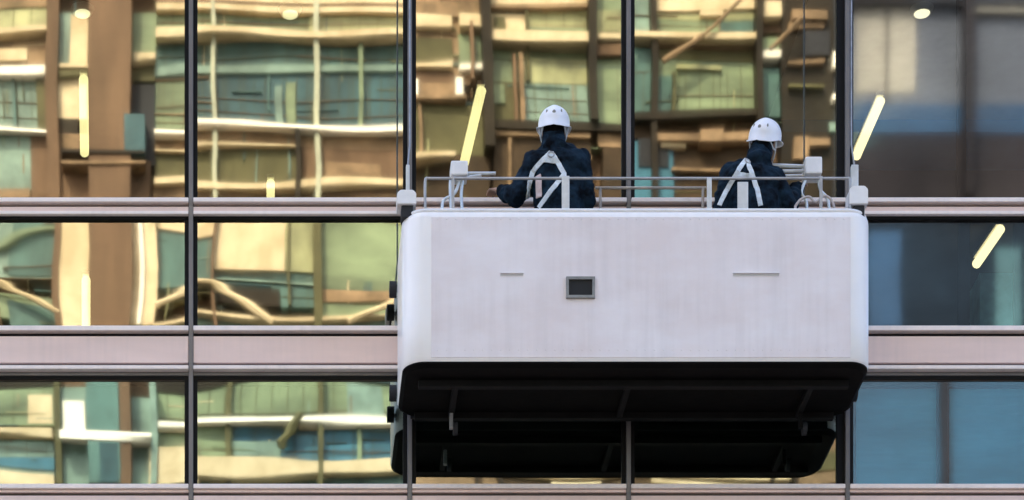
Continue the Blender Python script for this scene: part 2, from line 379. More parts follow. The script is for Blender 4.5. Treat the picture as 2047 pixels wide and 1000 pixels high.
R(112, 755, 124, 980, 'olive', .3); R(124, 775, 178, 985, 'aqua', .1); R(128, 800, 172, 885, 'white', .14); R(124, 885, 300, 897, 'white', .62); R(178, 770, 240, 985, 'teal', .58); R(240, 790, 300, 985, 'aqua', .1); R(200, 905, 236, 985, 'dteal', .6)
R(296, 900, 400, 985, 'cream', .3)
# bays C
R(308, -190, 812, 8, 'cream', .1); R(308, 8, 812, 22, 'brown', .08); R(308, 22, 812, 34, 'cream', .2)
R(308, 36, 620, 78, 'green', .02); R(620, 36, 800, 78, 'ygreen', .04); R(308, 78, 812, 92, 'cream', .35)
R(308, 94, 812, 135, 'teal', .02); R(308, 134, 812, 146, 'aqua', .1); R(308, 146, 812, 262, 'dteal', .02); R(310, 150, 372, 262, 'green', .03)
R(552, 170, 566, 262, 'aqua', .08); R(574, 165, 592, 262, 'green', .08); R(308, 262, 812, 272, 'white', .35); R(308, 272, 812, 300, 'tan', .05); R(308, 302, 590, 306, 'cream', .2)
R(308, 306, 590, 365, 'olive', .03); R(600, 300, 812, 395, 'brown', .06); R(640, 330, 760, 370, 'tan', .08); R(308, 372, 812, 384, 'cream', .25); R(308, 384, 812, 425, 'tan', .05)
R(426, 8, 434, 425, 'pale', .22); R(628, 8, 638, 425, 'pale', .26); R(716, 94, 724, 262, 'green', .2); R(588, 260, 598, 425, 'dark', .3)
R(308, 428, 430, 480, 'cream', .1); R(308, 480, 430, 570, 'teal', .05); R(430, 428, 570, 545, 'cream', .12); R(570, 428, 640, 545, 'ygreen', .1); R(640, 428, 812, 640, 'green', .05); R(640, 428, 812, 462, 'ygreen', .08)
R(430, 545, 640, 612, 'teal', .03); R(430, 560, 640, 566, 'aqua', .12); R(440, 580, 560, 612, 'dark', .06); R(308, 640, 812, 646, 'cream', .3); R(308, 632, 812, 690, 'aqua', .05); R(640, 575, 812, 600, 'tan', .1)
R(624, 428, 640, 690, 'olive', .3); R(575, 428, 580, 612, 'olive', .15); R(430, 425, 436, 690, 'brown', .3)
R(308, 690, 812, 775, 'dark', .05); R(308, 775, 812, 846, 'green', .02); R(690, 780, 760, 846, 'aqua', .05); R(308, 846, 812, 857, 'white', .35); R(308, 857, 812, 928, 'blue', .02); R(308, 857, 470, 928, 'green', .04); R(470, 890, 560, 928, 'aqua', .05)
R(308, 934, 812, 962, 'cream', .3); R(308, 962, 812, 1160, 'teal', .03); R(455, 760, 465, 962, 'olive', .2); R(632, 760, 642, 1160, 'olive', .3); R(708, 857, 716, 934, 'green', .15); R(300, 770, 312, 985, 'aqua', .4)
# bay D
R(812, -190, 965, 170, 'tan', .03); R(825, 15, 920, 42, 'tan', .12); R(832, 44, 905, 66, 'cream', .2); R(920, 40, 962, 68, 'cream', .28); R(822, 85, 905, 128, 'olive', .08); R(918, 72, 962, 135, 'green', .08)
R(825, 132, 905, 140, 'cream', .25); R(918, 138, 962, 146, 'white', .25); R(822, 144, 908, 172, 'brown', .1); R(822, 170, 838, 208, 'white', .25); R(838, 172, 912, 206, 'tan', .12); R(910, 166, 924, 208, 'white', .3); R(822, 206, 930, 214, 'tan', .3)
R(812, 216, 975, 330, 'olive', .04); R(836, 216, 842, 330, 'tan', .15); R(812, 330, 975, 425, 'dbrown', .05); R(822, 335, 905, 342, 'cream', .3)
R(962, -190, 982, 330, 'dark', .5); R(940, 60, 946, 170, 'brown', .35)
# bay E
R(982, -190, 1172, 12, 'cream', .1); R(982, 12, 1172, 20, 'tan', .2); R(984, 26, 1052, 90, 'cream', .06); R(990, 36, 1012, 86, 'olive', .12); R(1055, 20, 1172, 76, 'ygreen', .04); R(1060, 52, 1172, 76, 'green', .06)
R(976, 78, 1172, 94, 'cream', .38); R(982, 96, 1172, 160, 'green', .03); R(1045, 108, 1172, 160, 'ygreen', .045); R(1046, 160, 1172, 250, 'aqua', .03); R(982, 160, 1046, 256, 'olive', .05); R(982, 168, 1006, 215, 'green', .1)
R(1024, 110, 1030, 262, 'brown', .2); R(1036, 110, 1044, 262, 'tan', .25); R(1052, 20, 1058, 160, 'olive', .15)
R(982, 262, 1260, 280, 'dark', .3); R(982, 282, 1172, 295, 'tan', .2); R(982, 296, 1172, 425, 'dbrown', .08); R(1010, 300, 1016, 425, 'tan', .2); R(1060, 340, 1172, 348, 'tan', .22)
R(1172, -190, 1188, 262, 'dark', .45); R(1188, -190, 1245, 262, 'green', .04); R(1188, 20, 1245, 60, 'ygreen', .06); R(1188, 76, 1245, 84, 'cream', .3); R(1188, 92, 1245, 108, 'brown', .2); R(1188, 280, 1245, 310, 'tan', .12); R(1196, 310, 1245, 425, 'dbrown', .1)
# bay G
R(1262, -190, 1300, 90, 'aqua', .04); R(1300, -190, 1312, 425, 'dark', .3); R(1312, -190, 1505, 24, 'cream', .12); R(1316, 26, 1505, 40, 'ygreen', .05); R(1316, 40, 1505, 80, 'green', .04); R(1440, 44, 1505, 76, 'teal', .06); R(1400, 26, 1445, 36, 'cream', .15)
R(1262, 84, 1508, 96, 'cream', .4); R(1312, 96, 1505, 104, 'brown', .1); R(1312, 104, 1505, 236, 'green', .025); R(1312, 104, 1505, 125, 'olive', .05); R(1350, 140, 1440, 150, 'ygreen', .12); R(1262, 104, 1300, 240, 'teal', .04); R(1312, 160, 1345, 236, 'teal', .05)
R(1342, 160, 1348, 236, 'olive', .2); R(1262, 238, 1505, 250, 'dark', .35); R(1262, 250, 1505, 275, 'dbrown', .05); R(1312, 276, 1500, 292, 'tan', .3); R(1262, 292, 1505, 425, 'dbrown', .06); R(1320, 280, 1370, 300, 'cream', .2); R(1395, 276, 1440, 300, 'tan', .45)
R(1262, 285, 1345, 425, 'blue', .1); R(1275, 280, 1335, 340, 'char', .14); R(1340, 345, 1490, 352, 'tan', .25)  # blue and charcoal blocks added as the dark mass in the glass between the workers
R(1505, -190, 1517, 425, 'dark', .5); R(1520, 18, 1556, 50, 'cream', .3); R(1518, 52, 1558, 70, 'brown', .1); R(1520, 80, 1556, 108, 'green', .1); R(1520, 116, 1556, 128, 'white', .3); R(1520, 140, 1556, 240, 'teal', .08); R(1558, -190, 1690, 425, 'dark', .2)
R(1575, 40, 1645, 60, 'tan', .4); R(1570, 62, 1640, 72, 'tan', .3); R(1600, 80, 1650, 130, 'char', .35); R(1570, 138, 1640, 144, 'tan', .35); R(1656, 125, 1672, 155, 'white', .4); R(1656, 208, 1674, 220, 'white', .4); R(1570, 186, 1640, 192, 'olive', .35); R(1660, 0, 1690, 425, 'char', .25); R(1580, 290, 1610, 330, 'tan', .3)
R(1610, 296, 1650, 310, 'tan', .35); R(1650, 260, 1670, 280, 'aqua', .3)
# low strip under the cradle
R(812, 430, 1690, 905, 'brown', .05)
R(820, 905, 1690, 935, 'olive', .1); R(985, 945, 1240, 951, 'cream', .35); R(1262, 948, 1540, 955, 'cream', .35); R(840, 938, 880, 950, 'cream', .25); R(1545, 936, 1575, 955, 'cream', .35); R(1590, 945, 1670, 966, 'tan', .25); R(1262, 930, 1540, 944, 'green', .2); R(1000, 930, 1240, 944, 'olive', .25)
R(820, 958, 1690, 1160, 'tan', .15); R(945, 900, 951, 1000, 'dark', .4); R(990, 900, 1000, 1000, 'dark', .45); R(1534, 900, 1540, 1000, 'dark', .45); R(1580, 900, 1586, 1000, 'dark', .45); R(1100, 960, 1200, 968, 'cream', .3); R(1300, 962, 1500, 970, 'cream', .3)
# stair braces on the facade (diagonal)
bs = parts.setdefault('tan', bmesh.new())
def brace(x0, y0, x1, y1, m, o=.45, r=.037):
    b = parts.setdefault(m, bmesh.new()); tube(b, [(ox(x0), -OD + o, oz(y0)), (ox(x1), -OD + o, oz(y1))], r, 6)
brace(1318, 155, 1400, 96, 'tan', .5, .06); brace(1400, 96, 1480, 20, 'tan', .5, .04)
for (a, b, c, d) in ((-90, 530, 5, 566), (5, 566, 122, 622), (308, 612, 385, 580), (385, 580, 432, 584), (432, 584, 545, 652), (690, 655, 815, 600)): brace(a, b, c, d, 'cream', .35, .075)
brace(600, 840, 560, 905, 'olive', .3, .1); brace(1530, 130, 1590, 70, 'tan', .6, .05)
# fine glazing bars and random blinds: life behind the windows
rr = random.Random(11)
for (y0, y1, st) in ((-10, 78, 34.3), (96, 261, 41.2), (150, 240, 27.7), (432, 612, 34.3), (775, 846, 30.1), (858, 930, 37.9)):
    x = -210
    while x < 1500:
        if not (96 < x < 310) and not (y0 > 400 and x > 800): R(x, y0, x + 1.0, y1, 'olive', .04)
        x += st
for y in (52, 118, 196, 228, 590, 826, 908):
    for (a, b) in ((-210, 94), (312, 808), (984, 1170), (1314, 1503)):
        if y < 400 or b < 900: R(a, y, b, y + 1.1, 'olive' if y % 4 else 'brown', .05)
for k in range(380):
    x = rr.uniform(-200, 1560); y = rr.choice([rr.uniform(-20, 400), rr.uniform(440, 660), rr.uniform(770, 960)])
    if 184 < x < 258: continue
    q = rr.random()
    if q < .45: wdt, h = rr.uniform(1.2, 3), rr.uniform(15, 90)
    elif q < .93: wdt, h = rr.uniform(12, 150), rr.uniform(1.0, 2.6)
    else: wdt, h = rr.uniform(5, 18), rr.uniform(4, 14)
    if 120 < x < 180: wdt = min(wdt, 30)
    R(x, y, x + wdt, y + h, rr.choice(['tan', 'olive', 'olive', 'green', 'teal', 'brown', 'aqua', 'cream', 'ygreen', 'dteal', 'olive', 'brown']), rr.uniform(.02, .08))
NM = {'cream': 'stone_ledge', 'white': 'pale_ledge', 'brown': 'cladding', 'tan': 'tan_cladding', 'dark': 'bronze_pier', 'olive': 'olive_panel', 'green': 'green_glazing',
      'ygreen': 'yellow_glazing', 'teal': 'teal_glazing', 'aqua': 'aqua_glazing', 'dteal': 'deep_glazing', 'blue': 'blue_glazing', 'char': 'charcoal_panel', 'dbrown': 'dark_cladding', 'pale': 'sage_post'}
for k, b in parts.items(): obj(NM[k], b, O[k], OB)
bm = bmesh.new(); box(bm, ox(-1500), ox(1690), -OD - 14.2, -OD - .2, oz(-900), oz(-920)); obj('roof', bm, O['tan'], OB)
# darker tower beside it, unseen; bands coloured for the reflection in the right panes
DT = empty('dark_tower', (20, -OD, 0), 'dark clad tower mirrored in the right hand windows', 'building')
bm = bmesh.new(); box(bm, ox(1692), ox(2900), -OD - 14, -OD - .1, 0, oz(-1400)); obj('wall', bm, O['char'], DT)
def T(x0, y0, x1, y1, m, o, nm):
    bm = bmesh.new(); box(bm, ox(x0), ox(x1), -OD - .1, -OD + o, oz(y1), oz(y0)); obj(nm, bm, m, DT)
tg = mat('tower_grey_panel', (.075, .085, .095), .5, 0, .35, .25); tl = mat('tower_pale_panel', (.30, .27, .19), .5, 0, .4, .4); tb_ = mat('tower_blue_glazing', (.012, .055, .11), .3, 0, .3, .4)
tk = mat('tower_brown_panel', (.028, .023, .022), .5, 0, .4, .5, spec=.1); tz = mat('tower_teal_glazing', (.014, .062, .105), .4, 0, .3, .35); tt = mat('tower_teal_panel', (.05, .13, .13), .4, 0, .5, .7); tn = mat('tower_slate', (.012, .022, .032), .4, 0, .5, .6, spec=.1)
for k, y in enumerate((-1180, -196, 1240, 2200)):
    T(1700, y, 2880, y + 404, tg, .02, 'grey_panel'); T(1700, y + 405, 2880, y + 466, tb_, .05, 'blue_glazing'); T(1700, y + 468, 2880, y + 630, tk, .08, 'brown_panel')
    T(1712, y + 60, 1830, y + 380, tl, .04, 'pale_panel'); T(1930, y + 215, 2060, y + 228, tl, .2, 'pale_panel'); T(1700, y + 200, 2880, y + 214, tk, .25, 'ledge'); T(1920, y, 1936, y + 600, tk, .5, 'pier')  # broad pale panel stands in for the sheen in the upper right pane
    T(1700, y + 640, 2880, y + 860, tn, .03, 'slate_panel'); T(1735, y + 660, 1800, y + 860, tb_, .06, 'blue_glazing'); T(1990, y + 690, 2040, y + 860, tt, .06, 'teal_panel'); T(1700, y + 950, 2880, y + 1190, tz, .04, 'teal_blue_glazing'); T(1878, y + 950, 1896, y + 1190, tk, .2, 'pier')  # teal-blue band and its pier added for the reflection in the lower right panes
    for q in range(4): T(1770 + q * 300, y - 2, 1774 + q * 300, y + 400, tk, .1, 'glazing_bar')

# ------------------------------------------------------------------ cradle
YF, YB = -.92, -.10
Z0 = fz(722, YF); Z1 = fz(421, YF)
CX0, CX1 = fx(803, YF + .12), fx(1737, YF + .12)
C = empty('cleaning_cradle', ((CX0 + CX1) / 2, (YF + YB) / 2, Z0), 'long white window cleaning cradle with black underside hanging in front of the glass wall', 'cradle')
def outline(r, ins=0.0, n=10, rb=None):
    x0, x1, y0, y1 = CX0 + ins, CX1 - ins, YF + ins, YB - ins; rb = rb or r; pts = []
    for (cx, cy, a0, q) in ((x0 + r, y0 + r, 180, r), (x1 - r, y0 + r, 270, r), (x1 - rb, y1 - rb, 0, rb), (x0 + rb, y1 - rb, 90, rb)):
        for k in range(n + 1):
            a = math.radians(a0 + 90 * k / n); pts.append((cx + q * math.cos(a), cy + q * math.sin(a)))
    return pts
def loft(layers, mname, name, closed_top=False, closed_bot=False, smooth=True, sharp=True):
    bm = bmesh.new(); rings = []
    for (pts, z) in layers: rings.append([bm.verts.new((x, y, z)) for x, y in pts])
    for a, b in zip(rings, rings[1:]):
        n = len(a)
        for k in range(n): bm.faces.new((a[k], a[(k + 1) % n], b[(k + 1) % n], b[k]))
    if closed_bot: bm.faces.new(rings[0])
    if closed_top: bm.faces.new(rings[-1])
    return obj(name, bm, mname, C, smooth)
Rr = .15
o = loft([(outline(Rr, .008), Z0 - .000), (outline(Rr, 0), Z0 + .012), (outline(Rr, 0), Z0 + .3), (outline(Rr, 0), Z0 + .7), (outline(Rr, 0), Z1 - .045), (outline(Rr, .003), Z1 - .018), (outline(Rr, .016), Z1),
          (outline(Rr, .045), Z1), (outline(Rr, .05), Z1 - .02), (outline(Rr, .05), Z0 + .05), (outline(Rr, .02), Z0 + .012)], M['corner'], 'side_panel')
bm = bmesh.new(); box(bm, fx(862, YF), fx(1700, YF), YF - .004, YF + .002, Z0 + .022, Z1 - .046, .002)
for k in range(46):
    x = fx(875, YF) + k * fx(1687, YF) / 45 - k * fx(875, YF) / 45
    for z in (Z1 - .06, Z0 + .075): ball(bm, (x, YF - .004, z), (.006, .003, .006), sub=(8, 6))
rng = random.Random(5)
obj('front_panel', bm, M['panel'], C)
# rolled top edge
bm = bmesh.new(); pts = [(x, y, Z1 + .008) for x, y in outline(Rr, .022)]; pts.append(pts[0]); tube(bm, pts, .016, 8, False); obj('top_rim', bm, M['white2'], C, True)
o = loft([(outline(Rr, .03), Z0 - .035), (outline(Rr, .006), Z0 - .012), (outline(Rr, .006), Z0 - .002), (outline(Rr, .03), Z0 + .011)], M['under'], 'underside', True, True, False)
bm = bmesh.new(); box(bm, CX0 + .10, CX1 - .10, YB + .001, YB + .012, Z0 - .03, Z0 + .30, .003); obj('rear_dark_cover', bm, M['rubber'], C)  # black cover added so the mirrored back of the cradle stays dark
bm = bmesh.new(); box(bm, CX0 + .08, CX1 - .08, YF + .08, YB - .08, Z0 + .014, Z0 + .045); obj('deck', bm, M['under2'], C)
# frame under the deck
for y in (YF + .22, YB - .10):
    bm = bmesh.new(); box(bm, CX0 + .12, CX1 - .12, y - .025, y + .025, Z0 - .085, Z0 - .037, .004); obj('under_beam', bm, M['under2'], C)
for x in (fx(905, -.4), fx(1245, -.4), fx(1605, -.4)):
    bm = bmesh.new(); box(bm, x - .02, x + .02, YF + .246, YB - .126, Z0 - .08, Z0 - .037, .004); obj('cross_beam', bm, M['under2'], C)
for (x, y) in ((fx(905, -.45), -.30), (fx(1605, -.4), -.30)):
    bm = bmesh.new(); box(bm, x - .012, x + .012, y - .02, y + .02, Z0 - .19, Z0 - .087, .003); cs = obj('caster', bm, M['rail'] if x < 3 else M['under2'], C)
    bm = bmesh.new(); bmesh.ops.create_cone(bm, cap_ends=True, segments=20, radius1=.045, radius2=.045, depth=.03, matrix=Matrix.Translation((x + .029, y, Z0 - .19)) @ Matrix.Rotation(math.pi / 2, 4, 'Y')); obj('wheel', bm, M['rubber'], cs)
# buffer rollers towards the glass
for x in (CX0 - .028, CX1 + .028):
    for z in (fz(575, -.2), fz(845, -.2) + .22):
        bm = bmesh.new(); bmesh.ops.create_cone(bm, cap_ends=True, segments=20, radius1=.055, radius2=.055, depth=.05, matrix=Matrix.Translation((x, -.17, z)) @ Matrix.Rotation(math.pi / 2, 4, 'Y')); ro = obj('buffer_roller', bm, M['rubber'], C)
        bm = bmesh.new(); tube(bm, [(x, -.17, z), (x + (.09 if x < 0 + 2 else -.09), -.22, z)], .014, 8); obj('roller_bracket', bm, M['rail'], ro)
# socket in the front
sx, sz = fx(1160, YF), fz(577, YF)
bm = bmesh.new()
hw, hh, t = .098, .072, .018
for (a, b, c, d) in ((-hw, hw, hh - t, hh), (-hw, hw, -hh, -hh + t), (-hw, -hw + t, -hh + t, hh - t), (hw - t, hw, -hh + t, hh - t)):
    box(bm, sx + a, sx + b, YF - .022, YF - .001, sz + c, sz + d)
so_ = obj('socket_frame', bm, M['frame'], C)
bm = bmesh.new(); box(bm, sx - hw + t, sx + hw - t, YF - .010, YF - .0045, sz - hh + t, sz + hh - t); obj('socket_opening', bm, M['hole'], so_)
# shallow hand slots
for (a, b, py) in ((1465, 1557, 551), (1000, 1046, 551)):
    bm = bmesh.new(); box(bm, fx(a, YF), fx(b, YF), YF - .007, YF - .0045, fz(py + 1.8, YF), fz(py - 1.8, YF)); obj('hand_slot', bm, mat('slot_shade', (.60, .585, .58), .6), C)
    bm = bmesh.new(); box(bm, fx(a, YF), fx(b, YF), YF - .016, YF - .001, fz(py - 2.2, YF), fz(py - 5.5, YF), .002); obj('slot_lip', bm, M['white'], C)
# guard rail on the street side
YR = YF + .05; ZR = fz(357, YR)
bm = bmesh.new(); tube(bm, curve_pts([(fx(850, YR), YR, Z1), (fx(850, YR), YR, ZR - .02), (fx(856, YR), YR, ZR)], 4) + [(fx(1100, YR), YR, ZR), (fx(1400, YR), YR, ZR)] + curve_pts([(fx(1694, YR), YR, ZR), (fx(1699, YR), YR, ZR - .02), (fx(1699, YR), YR, Z1)], 4), .0095, 8)
obj('guard_rail', bm, M['rail'], C, True)
for (px, wd, top, m) in ((1130, .026, 357, 'alu'), (1417, .016, 360, 'alu'), (1484, .036, 369, 'alu'), (905, .01, 357, 'rail'), (1640, .01, 357, 'rail')):
    bm = bmesh.new(); x = fx(px, YR); box(bm, x - wd, x + wd, YR - .024, YR - .010, Z1 - .01, fz(top, YR) + .006, .003); obj('rail_post', bm, M[m], C)
YR2 = YB - .08
bm = bmesh.new(); tube(bm, [(fx(1190, YR2), YR2, fz(376, YR2)), (fx(1412, YR2), YR2, fz(376, YR2))], .01, 8); tube(bm, [(fx(1200, YR2), YR2, Z1), (fx(1200, YR2), YR2, fz(376, YR2))], .01, 8); tube(bm, [(fx(1405, YR2), YR2, Z1), (fx(1405, YR2), YR2, fz(376, YR2))], .01, 8)
obj('inner_rail', bm, mat('beige_rail', (.42, .36, .31), .5, 0, .2, 8), C)
# end brackets carrying the ropes
for (a, b, t0, t1, sp) in ((793, 831, 379, 421, 815), (1694, 1731, 371, 421, 1708)):
    Y = -.82; bm = bmesh.new(); x0, x1 = fx(a, Y), fx(b, Y); c = .022; z0, z1 = fz(418, Y), fz(t0, Y - .07)
    prof = [(x0, z0), (x1, z0), (x1, z1 - c), (x1 - c, z1), (x0 + c, z1), (x0, z1 - c)]
    lo = [bm.verts.new((x, Y - .07, z)) for x, z in prof]; hi = [bm.verts.new((x, Y + .07, z)) for x, z in prof]
    bm.faces.new(lo); bm.faces.new(hi[::-1])
    for k in range(6): bm.faces.new((lo[k], lo[(k + 1) % 6], hi[(k + 1) % 6], hi[k]))
    bmesh.ops.bevel(bm, geom=bm.edges[:], offset=.004, segments=2, affect='EDGES')
    br = obj('rope_bracket', bm, M['white2'], C)
    bm = bmesh.new(); box(bm, x0 + .03, x1 - .02, Y - .05, Y + .06, Z1 - .02, z0 - .001, .004); obj('bracket_foot', bm, M['rubber'], br)
    bm = bmesh.new(); x = fx(sp, Y); wd = .012 if a < 900 else .024; box(bm, x - wd, x + wd, Y - .02, Y + .02, z1, fz(332, Y), .004); obj('rope_socket', bm, M['alu'], br)
    bm = bmesh.new(); rope_x = fx(819 if a < 900 else 1702, Y)
    tube(bm, [(x, Y, fz(333, Y)), (rope_x, Y, fz(290, Y)), (rope_x, Y, fz(-500, Y))], .006, 8)
    ro = obj('suspension_rope', bm, M['rope']); tag(ro, 'grey steel rope holding the %s end of the cradle' % ('left' if a < 900 else 'right'), 'rope', 'ropes holding the cradle')
# winch heads on stands
def winch(bx0, bx1, by0, by1, rods, legs, nm):
    Y = -.35; bm = bmesh.new(); box(bm, fx(bx0, Y), fx(bx1, Y), Y - .07, Y + .07, fz(by1, Y), fz(by0, Y), .012)
    h = obj('winch_head', bm, M['white2'], C)
    bm = bmesh.new()
    for (x0, y0, x1, y1, r) in rods: tube(bm, [P(x0, y0, Y), P(x1, y1, Y)], r, 8)
    obj('winch_arm', bm, M['alu'], h)
    bm = bmesh.new()
    for pts in legs: tube(bm, curve_pts([P(x, y, Y) for x, y in pts], 5), .011, 8)
    obj('winch_leg', bm, M['alu'], h)
winch(900, 934, 331, 360, [(932, 347, 991, 347, .012), (930, 356, 962, 351, .012)], [[(901, 358), (900, 380), (903, 440)], [(920, 358), (908, 388), (886, 402), (884, 440)], [(925, 358), (922, 392), (926, 440)]], 'l')
winch(1606, 1640, 323, 357, [(1606, 333, 1532, 330, .013), (1606, 342, 1534, 343, .012), (1604, 351, 1540, 353, .011)], [[(1636, 355), (1640, 380), (1655, 400), (1658, 440)], [(1612, 356), (1602, 385), (1612, 404), (1612, 440)]], 'r')
# loose cable on the rim
bm = bmesh.new(); Y = -.6
tube(bm, curve_pts([P(1590, 412, Y), P(1602, 398, Y), P(1618, 394, Y), P(1630, 404, Y), P(1648, 392, Y), P(1662, 400, Y), P(1668, 416, Y)], 8), .009, 8)
for a, b in ((1590, 412), (1668, 416)): tube(bm, [P(a, b, Y), P(a, b + 30, Y)], .009, 8)
tag(obj('power_cable', bm, mat('pale_cable', (.55, .48, .45), .6), None, True), 'pale looped cable over the rim at the right end of the cradle', 'cable')

# ------------------------------------------------------------------ people
def remesh(bm, voxel, name, m, parent, smooth_it=6):
    bmesh.ops.recalc_face_normals(bm, faces=bm.faces[:])
    me = bpy.data.meshes.new(name); bm.to_mesh(me); bm.free()
    t = bpy.data.objects.new('tmp', me); COL.objects.link(t)
    r = t.modifiers.new('r', 'REMESH'); r.mode = 'VOXEL'; r.voxel_size = voxel
    s = t.modifiers.new('s', 'SMOOTH'); s.iterations = smooth_it; s.factor = .5
    dg = bpy.context.evaluated_depsgraph_get(); me2 = bpy.data.meshes.new_from_object(t.evaluated_get(dg))
    bpy.data.objects.remove(t); me2.name = name; me2.materials.clear()
    return link(name, me2, m, parent, True)
def ell_loft(bm, secs, n=20):
    rings = []
    for (c, a, b) in secs:
        rings.append([bm.verts.new((c[0] + a * math.cos(q), c[1] + b * math.sin(q), c[2])) for q in [2 * math.pi * k / n for k in range(n)]])
    for p, q in zip(rings, rings[1:]):
        for k in range(n): bm.faces.new((p[k], p[(k + 1) % n], q[(k + 1) % n], q[k]))
    bm.faces.new(rings[0]); bm.faces.new(rings[-1][::-1])
FLOOR = Z0 + .047
def person(label, head, hrot, neck, shl, shr, ell, elr, wrl, wrr, hip, straps, sleeve_l, extra_strap=None, hood=True):
    e = empty('person', (hip[0], hip[1], FLOOR), label, 'person', None)
    head, neck, shl, shr, ell, elr, wrl, wrr, hip = [Vector(v) for v in (head, neck, shl, shr, ell, elr, wrl, wrr, hip)]
    H = Euler(hrot).to_matrix()
    kneeL = Vector((hip.x - .11, hip.y + .04, (hip.z + FLOOR) / 2 + .02)); kneeR = kneeL + Vector((.22, 0, 0))
    ankL = Vector((hip.x - .13, hip.y - .02, FLOOR + .09)); ankR = ankL + Vector((.26, 0, 0))
    chest = (shl + shr) / 2; 
    # body: one continuous surface
    bm = bmesh.new()
    def hp(x, y, z): return head + H @ Vector((x, y, z))
    ball(bm, head, (.075, .092, .105), H); ball(bm, hp(0, .03, -.055), (.055, .06, .06), H); ball(bm, hp(0, .075, -.095), (.022, .02, .018), H)
    ball(bm, hp(0, .097, -.02), (.013, .02, .024), H); ball(bm, hp(0, .085, .015), (.055, .012, .012), H)
    ball(bm, hp(0, .086, -.062), (.025, .012, .009), H)
    for s in (-1, 1):
        ball(bm, hp(s * .076, -.002, -.015), (.010, .020, .032), H); ball(bm, hp(s * .031, .083, 0), (.013, .010, .009), H)
    limb(bm, [neck + Vector((0, 0, -.05)), hp(0, -.01, -.06)], [.062, .056])
    ell_loft(bm, [(hip + Vector((0, 0, -.08)), .13, .09), (hip, .155, .105), (hip.lerp(chest, .45), .135, .09), (hip.lerp(chest, .8), .165, .105), (chest + Vector((0, 0, .0)), .15, .09), (neck + Vector((0, 0, -.03)), .07, .06)])
    hands = []
    for (sh, el, wr, s) in ((shl, ell, wrl, -1), (shr, elr, wrr, 1)):
        limb(bm, [sh, sh.lerp(el, .5), el], [.055, .046, .038]); limb(bm, [el, el.lerp(wr, .4), wr], [.038, .036, .025])
        d = (wr - el).normalized(); side = d.cross(Vector((0, 0, 1))).normalized(); up = side.cross(d)
        pc = wr + d * .045
        ball(bm, pc, (.04, .05, .018), Matrix((side, d, up)).transposed())
        for k, L in enumerate((.072, .080, .075, .060)):
            b0 = wr + d * .082 + side * (-.030 + .020 * k); 
            p1 = b0 + d * L * .45 - up * .008; p2 = p1 + (d * .55 - up * .8).normalized() * L * .35; p3 = p2 + (-up * .95 - d * .1).normalized() * L * .28
            limb(bm, [b0 - d * .02, p1, p2, p3], [.0095, .009, .0085, .0075], 8)
        ts = side * (-s if True else s)
        t0 = wr + d * .03 + ts * .03; limb(bm, [t0, t0 + ts * .025 + d * .03 - up * .01, t0 + ts * .022 + d * .055 - up * .03], [.012, .010, .008], 8)
    for (k, a, s) in ((kneeL, ankL, -1), (kneeR, ankR, 1)):
        hj = hip + Vector((s * .085, 0, -.04)); limb(bm, [hj, hj.lerp(k, .5), k], [.085, .07, .052]); limb(bm, [k, k.lerp(a, .35), a], [.052, .052, .036])
        limb(bm, [a + Vector((0, -.02, -.045)), a + Vector((0, .12, -.06))], [.04, .028])
    remesh(bm, .0065, 'body', M['skin'], e, 3)
    # jacket
    bm = bmesh.new()
    ell_loft(bm, [(hip + Vector((0, 0, -.13)), .178, .125), (hip + Vector((0, 0, .0)), .178, .13), (hip.lerp(chest, .35), .170, .122), (hip.lerp(chest, .7), .190, .135), (chest + Vector((0, 0, -.03)), .185, .13), (chest + Vector((0, 0, .045)), .125, .10), (neck + Vector((0, 0, .0)), .075, .075)])
    for (sh, el, wr) in ((shl, ell, wrl), (shr, elr, wrr)):
        limb(bm, [chest.lerp(sh, .55) + Vector((0, 0, .01)), sh, sh.lerp(el, .5), el], [.09, .088, .074, .068]); limb(bm, [el, el.lerp(wr, .5), wr], [.067, .058, .048])
        q = sh.lerp(el, .75); ball(bm, q, (.066, .066, .02)); ball(bm, el.lerp(wr, .25), .058)
    limb(bm, [chest.lerp(shl, .5) + Vector((0, 0, .03)), neck + Vector((0, 0, -.045)), chest.lerp(shr, .5) + Vector((0, 0, .03))], [.088, .098, .088])
    limb(bm, [chest.lerp(shl, .75) + Vector((0, -.03, -.03)), chest + Vector((0, -.03, -.03)), chest.lerp(shr, .75) + Vector((0, -.03, -.03))], [.10, .115, .10])
    if hood:
        limb(bm, [neck + Vector((0, -.02, -.02)), neck + Vector((0, -.015, .035)), neck.lerp(head, .55) + Vector((0, -.02, 0))], [.085, .082, .074])
        ball(bm, neck + Vector((0, -.07, .0)), (.085, .045, .05))
    jk = remesh(bm, .010, 'jacket', M['jacket'], e, 4)
    for v in jk.data.vertices:
        p = v.co; n_ = noise.noise(Vector((p.x * 9, p.y * 9, p.z * 5 + 3 * noise.noise(p * 4)))) * .018 + noise.noise(Vector((p.x * 20 + p.z * 12, p.y * 20, p.z * 30))) * .009
        v.co += v.normal * n_
    if sleeve_l:
        bm = bmesh.new(); limb(bm, [shl.lerp(ell, .25), shl.lerp(ell, .6), ell], [.098, .093, .086]); limb(bm, [ell, ell.lerp(wrl, .5), ell.lerp(wrl, .95)], [.085, .074, .058])
        remesh(bm, .01, 'sleeve', M['grey_sleeve'], e, 4)
    # scarf / hood cloth at the nape
    bm = bmesh.new(); a = neck + Vector((0, -.012, .01)); limb(bm, [a, a.lerp(head, .45), head + H @ Vector((0, -.02, -.055))], [.080, .078, .074] if not hood else [.088, .085, .076]); remesh(bm, .01, 'neck_gaiter', M['jacket2'], e, 3)
    # trousers and boots
    bm = bmesh.new(); ell_loft(bm, [(hip + Vector((0, 0, -.16)), .16, .115), (hip + Vector((0, 0, .04)), .165, .118)])
